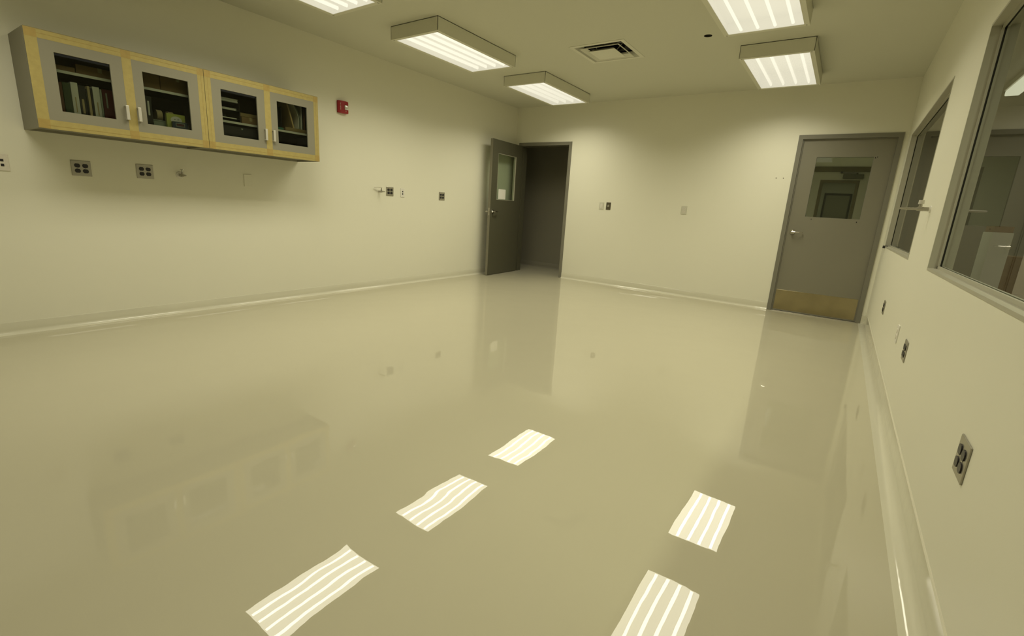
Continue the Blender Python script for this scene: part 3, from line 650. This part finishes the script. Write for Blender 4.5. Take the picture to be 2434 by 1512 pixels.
# right cabinet: letter tray, boxes, files
t = thing('letter_tray', 'dark three-tier letter tray on the shelf behind the third cabinet door', 'letter tray', (0.18, 2.13, 1.7165))
bm = NB()
for z in (1.735, 1.805, 1.870): box(bm, 0.06, 0.315, 2.005, 2.240, z, z + 0.003); box(bm, 0.312, 0.315, 2.005, 2.240, z, z + 0.009)
box(bm, 0.06, 0.315, 2.240, 2.245, 1.7165, 1.905); box(bm, 0.06, 0.315, 2.000, 2.005, 1.7165, 1.905); box(bm, 0.06, 0.063, 2.005, 2.240, 1.7165, 1.905)
obj('tray_frame', bm, 'dark', t)
for k_, (z, n, y1, mt_, l) in enumerate(((1.7385, 2, 2.215, 'paper', 'thin stack of white paper on the bottom tier of the letter tray'), (1.8085, 4, 2.210, 'paper', 'stack of white paper on the middle tier of the letter tray'), (1.8735, 7, 2.226, 'paper', 'thick paper stack on the top tier of the letter tray'))):
    bm = NB()
    for i in range(n):
        dy = random.uniform(-0.006, 0.004); box(bm, 0.07 + random.uniform(0, 0.004), 0.319 + random.uniform(-0.003, 0.003), 2.008, y1 + dy, z + i * 0.0042, z + i * 0.0042 + 0.0036)
    single('paper_stack', l, 'paper', bm, mt_, group='papers in the letter tray')
carton(2.262, 2.425, 1.7165, 1.774, 'card', 'lower brown box beside the letter tray in the third cabinet')
carton(2.255, 2.425, 1.7755, 1.806, 'wood', 'upper flat brown box beside the letter tray in the third cabinet', seam=False)
t = thing('storage_box', 'dark storage box with a small pale knob behind the third cabinet door', 'box', (0.19, 2.24, CB))
bm = NB(); box(bm, 0.07, 0.305, 2.075, 2.405, CB, 1.682, 0.003); obj('carton', bm, 'dark', t)
bm = NB(); cyl(bm, (0.305, 2.253, 1.664), (0.318, 2.253, 1.664), 0.008, 0.007, 14); obj('knob', bm, 'bin', t, smooth=True)
# fourth door
SH = 1.7165
t = thing('document_tray', 'low dark tray holding the leaning files behind the fourth cabinet door', 'tray', (0.19, 2.80, SH))
bm = NB(); box(bm, 0.06, 0.318, 2.655, 2.935, SH, SH + 0.003); box(bm, 0.315, 0.318, 2.655, 2.935, SH, SH + 0.034); box(bm, 0.06, 0.318, 2.655, 2.658, SH, SH + 0.034); box(bm, 0.06, 0.318, 2.932, 2.935, SH, SH + 0.034)
obj('tray_body', bm, 'wood', t)
def slab(pts, th, x0, x1, material, name, label, cat, grp=None):
    """thin sheet following (y,z) points"""
    bm = NB(); P_ = [Vector((x0, a, b)) for a, b in pts]; Q = []
    for i, p in enumerate(P_):
        d = (P_[min(i + 1, len(P_) - 1)] - P_[max(i - 1, 0)]).normalized(); Q.append(p + Vector((0, d.z, -d.y)) * th)
    prism(bm, P_ + Q[::-1], (x1 - x0, 0, 0)); return single(name, label, cat, bm, material, grp, smooth=True)
slab([(2.690, 1.990), (2.730, 1.860), (2.764, 1.722)], 0.014, 0.08, 0.310, 'manila', 'file_folder', 'leaning manila folder behind the fourth cabinet door', 'folder')
cur = [(2.750 + 0.038 * i / 12 + 0.036 * math.sin(math.pi * i / 12), 1.975 - 0.253 * i / 12) for i in range(13)]
slab(cur, 0.006, 0.08, 0.312, 'paper', 'booklet', 'bowed white booklet nearest the manila folder', 'booklet', 'bowed booklets')
slab([(a + 0.012 + 0.006 * math.sin(math.pi * i / 12), b) for i, (a, b) in enumerate(cur)], 0.006, 0.08, 0.306, 'bin', 'booklet', 'bowed grey booklet behind the white bowed one', 'booklet', 'bowed booklets')
slab([(2.838, 1.965), (2.836, 1.722)], 0.009, 0.08, 0.311, 'paper', 'booklet', 'straight white booklet right of the bowed ones', 'booklet')
slab([(2.857, 1.960), (2.855, 1.722)], 0.014, 0.08, 0.300, 'dark', 'folder', 'black folder right of the straight white booklet', 'folder')
slab([(2.874, 1.950), (2.872, 1.722)], 0.012, 0.08, 0.305, 'brown', 'folder', 'reddish brown folder at the right end of the fourth cabinet door', 'folder')
bm = NB(); box(bm, 0.10, 0.322, 2.555, 2.640, SH, SH + 0.020, 0.006, 3); single('folded_cloth', 'folded dark teal cloth on the shelf behind the fourth cabinet door', 'cloth', bm, 'teal')
t = thing('document_rack', 'dark upright file rack left of the manila folder', 'rack', (0.17, 2.60, SH + 0.0205))
bm = NB()
for y in (2.560, 2.600, 2.632): box(bm, 0.11, 0.300, y, y + 0.003, SH + 0.0205, 1.925)
box(bm, 0.11, 0.300, 2.560, 2.635, SH + 0.0205, SH + 0.024); obj('rack_frame', bm, 'dark', t)
bm = NB(); box(bm, 0.12, 0.305, 2.566, 2.572, SH + 0.0245, 1.935); obj('divider_card', bm, 'tan', t)

# ------------------------------------------------------------------ neighbouring spaces seen through doors and windows
# store room behind the open door
bm = NB(); yb = 7.93
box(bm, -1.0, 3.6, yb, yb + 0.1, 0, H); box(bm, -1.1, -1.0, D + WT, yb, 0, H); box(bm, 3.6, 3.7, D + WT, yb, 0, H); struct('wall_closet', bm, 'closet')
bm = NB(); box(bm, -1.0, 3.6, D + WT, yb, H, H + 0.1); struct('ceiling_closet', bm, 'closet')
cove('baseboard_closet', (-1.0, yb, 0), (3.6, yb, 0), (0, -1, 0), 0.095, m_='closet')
# anteroom behind the closed door
YA = 10.45
bm = NB(); box(bm, 3.7, 3.8, D + WT, YA, 0, H); box(bm, XR - 0.12, XR, D + WT, YA, 0, H)
ax0, ax1 = 4.235, 5.150
box(bm, 3.8, ax0 - 0.01, YA, YA + 0.12, 0, H); box(bm, ax1 + 0.01, XR - 0.12, YA, YA + 0.12, 0, H); box(bm, ax0 - 0.01, ax1 + 0.01, YA, YA + 0.12, 2.13, H)
struct('wall_anteroom', bm, 'wall')
bm = NB(); box(bm, 3.7, XR, D + WT, YA + 0.12, H, H + 0.1); struct('ceiling_anteroom', bm, 'ceiling')
bm = NB(); box(bm, 3.5, XR + 0.2, YA + 0.12, 17.5, -0.12, 0.0); struct('floor_passage', bm, 'drab')
d3 = struct_empty('door_3', ((ax0 + ax1) / 2, YA, 0))
bm = NB(); box(bm, ax0 - 0.05, ax1 + 0.05, YA - 0.03, YA - 0.001, 2.075, 2.160); box(bm, ax0 - 0.05, ax0, YA - 0.012, YA - 0.001, 0, 2.075); box(bm, ax1, ax1 + 0.05, YA - 0.012, YA - 0.001, 0, 2.075); obj('door_frame', bm, 'olivewood', d3)
l3 = obj('door_leaf', leaf_mesh(ax1 - ax0, 2.065, 4.420 - ax0, 4.915 - ax0, 1.20, 1.880), 'drab', d3, local=True); l3.matrix_basis = wmat(d3).inverted() @ Matrix.Translation((ax0, YA + 0.002, 0.005))
bm = NB(); k = 0.045; a, b, c, d = 4.420 - ax0, 4.915 - ax0, 1.20, 1.880
for q in ((a - k, a + 0.004, c - k, d + k), (b - 0.004, b + k, c - k, d + k), (a, b, c - k, c + 0.004), (a, b, d - 0.004, d + k)): box(bm, q[0], q[1], -0.012, 0.004, q[2], q[3], 0.003)
obj('window_moulding', bm, 'olivewood', l3, local=True)
bm = NB(); box(bm, a, b, 0.02, 0.024, c, d); obj('glass_pane', bm, 'cabglass', l3, local=True)
t = thing('door_closer', 'grey door closer box seen through the glass of the closed door', 'door closer', (4.85, YA - 0.02, 1.99))
bm = NB(); box(bm, 4.700, 5.000, YA - 0.070, YA - 0.0125, 1.955, 2.030, 0.006); obj('closer_body', bm, 'leafdark', t)
bm = NB(); box(bm, 4.66, 4.90, YA - 0.062, YA - 0.046, 2.046, 2.054); box(bm, 4.890, 4.915, YA - 0.055, YA - 0.040, 2.025, 2.056); box(bm, 4.655, 4.69, YA - 0.062, YA - 0.031, 2.044, 2.075); obj('closer_arm', bm, 'dark', t)
# passage beyond with a further door and its lit window
bm = NB(); box(bm, 3.7, 3.8, YA + 0.12, 16.4, 0, H); box(bm, XR - 0.12, XR, YA + 0.12, 16.4, 0, H); box(bm, 3.8, XR - 0.12, 16.4, 16.5, 0, H); box(bm, 3.8, XR - 0.12, YA + 0.12, 16.4, H, H + 0.1); struct('wall_passage', bm, 'drab')
bm = NB(); box(bm, 4.25, 4.90, 16.36, 16.399, 1.15, 2.02); d5 = struct('trim_2', bm, 'dark')
bm = NB(); box(bm, 4.30, 4.85, 16.355, 16.36, 1.19, 1.960); struct('trim_3', bm, 'lam')
def room_lamp(name, loc, sx, sy, e, parent=None, spread=R(160), rot=(0, 0, 0)):
    ld = bpy.data.lights.new(name, 'AREA'); ld.shape = 'RECTANGLE'; ld.size = sx; ld.size_y = sy; ld.energy = e; ld.color = LIGHTCOL; ld.spread = spread
    lo = bpy.data.objects.new(name, ld); COL.objects.link(lo)
    if parent is not None: lo.parent = parent; lo.matrix_basis = Matrix.Translation(Vector(loc) - parent.matrix_basis.translation)
    else: lo.location = loc
    return lo
def ceiling_panel(x0, x1, y0, y1, e, label, drop=0.09):
    t = thing('strip_light', label, 'ceiling light', ((x0 + x1) / 2, (y0 + y1) / 2, H))
    bm = NB(); box(bm, x0, x1, y0, y1, H - drop * 0.5, H - 0.001); obj('housing', bm, 'fix', t)
    bm = NB(); box(bm, x0 + 0.012, x1 - 0.012, y0 + 0.012, y1 - 0.012, H - drop, H - drop * 0.5 - 0.0005, 0.008); obj('diffuser', bm, 'tube', t)
    room_lamp('strip_lamp', ((x0 + x1) / 2, (y0 + y1) / 2, H - drop - 0.004), x1 - x0 - 0.03, y1 - y0 - 0.03, e, t)
ceiling_panel(4.25, 4.45, 7.4, 8.3, 12.0, 'ceiling strip light of the room behind the closed door')
ceiling_panel(4.45, 4.65, 14.3, 15.3, 10.0, 'ceiling strip light of the far passage')
# room beyond the right wall
XE, YE = 8.6, 8.9
bm = NB(); box(bm, XE, XE + 0.1, Y0, YE, 0, H); box(bm, XR, XE, YE, YE + 0.1, 0, H); box(bm, XR, XE, Y0 - 0.1, Y0, 0, H); struct('wall_neighbour', bm, 'drab')
bm = NB(); box(bm, XR, XE, Y0, YE, H, H + 0.1); struct('ceiling_neighbour', bm, 'drab')
ceiling_panel(6.45, 6.65, 0.60, 1.80, 45.0, 'added strip light beyond the right wall, outside the picture')  # added unseen lamp that brightens the window jamb and the bench box
ceiling_panel(6.06, 6.20, 6.40, 7.70, 9.0, 'narrow strip light glowing through the near window', 0.11)
# things standing on a bench in that room
t = thing('workbench', 'brown bench seen through the near window', 'bench', (5.95, 4.9, 0))
bm = NB(); box(bm, 5.50, 6.45, 3.9, 6.0, 0.70, 0.74, 0.003); obj('bench_top', bm, 'wood', t)
bm = NB(); box(bm, 5.56, 6.40, 3.95, 5.95, 0.08, 0.70); obj('bench_cupboard', bm, 'wood', t)
bm = NB(); box(bm, 5.60, 6.36, 4.0, 5.9, 0.0, 0.08); obj('plinth', bm, 'dark', t)
carton(4.35, 4.62, 0.7405, 1.16, 'paper', 'white box on the bench seen through the near window', x1=5.79, depth=0.10)
carton(4.36, 4.60, 1.1605, 1.20, 'card', 'brown box on top of the white box beyond the near window', x1=5.785, depth=0.09)
carton(4.75, 5.05, 0.7405, 1.00, 'card', 'brown box behind the white one beyond the near window', x1=6.10, depth=0.25)
bm = NB(); box(bm, 6.20, 6.32, 4.5, 4.9, 0.7405, 0.99, 0.004); single('equipment_case', 'pale grey case at the right of the bench beyond the near window', 'case', bm, 'bin')
# tall dark cupboard and a door in the far wall of that room
t = thing('tall_cupboard', 'tall grey cupboard standing beyond the near window', 'cupboard', (7.2, 7.6, 0))
bm = NB(); box(bm, 6.9, 7.5, 7.2, 8.0, 0, 2.1, 0.004); obj('carcass', bm, 'door', t)
bm = NB(); box(bm, 6.89, 6.9, 7.22, 7.59, 0.05, 2.08); obj('cupboard_door', bm, 'frame', t)
bm = NB(); box(bm, 6.89, 6.9, 7.61, 7.98, 0.05, 2.08); obj('cupboard_door', bm, 'frame', t)
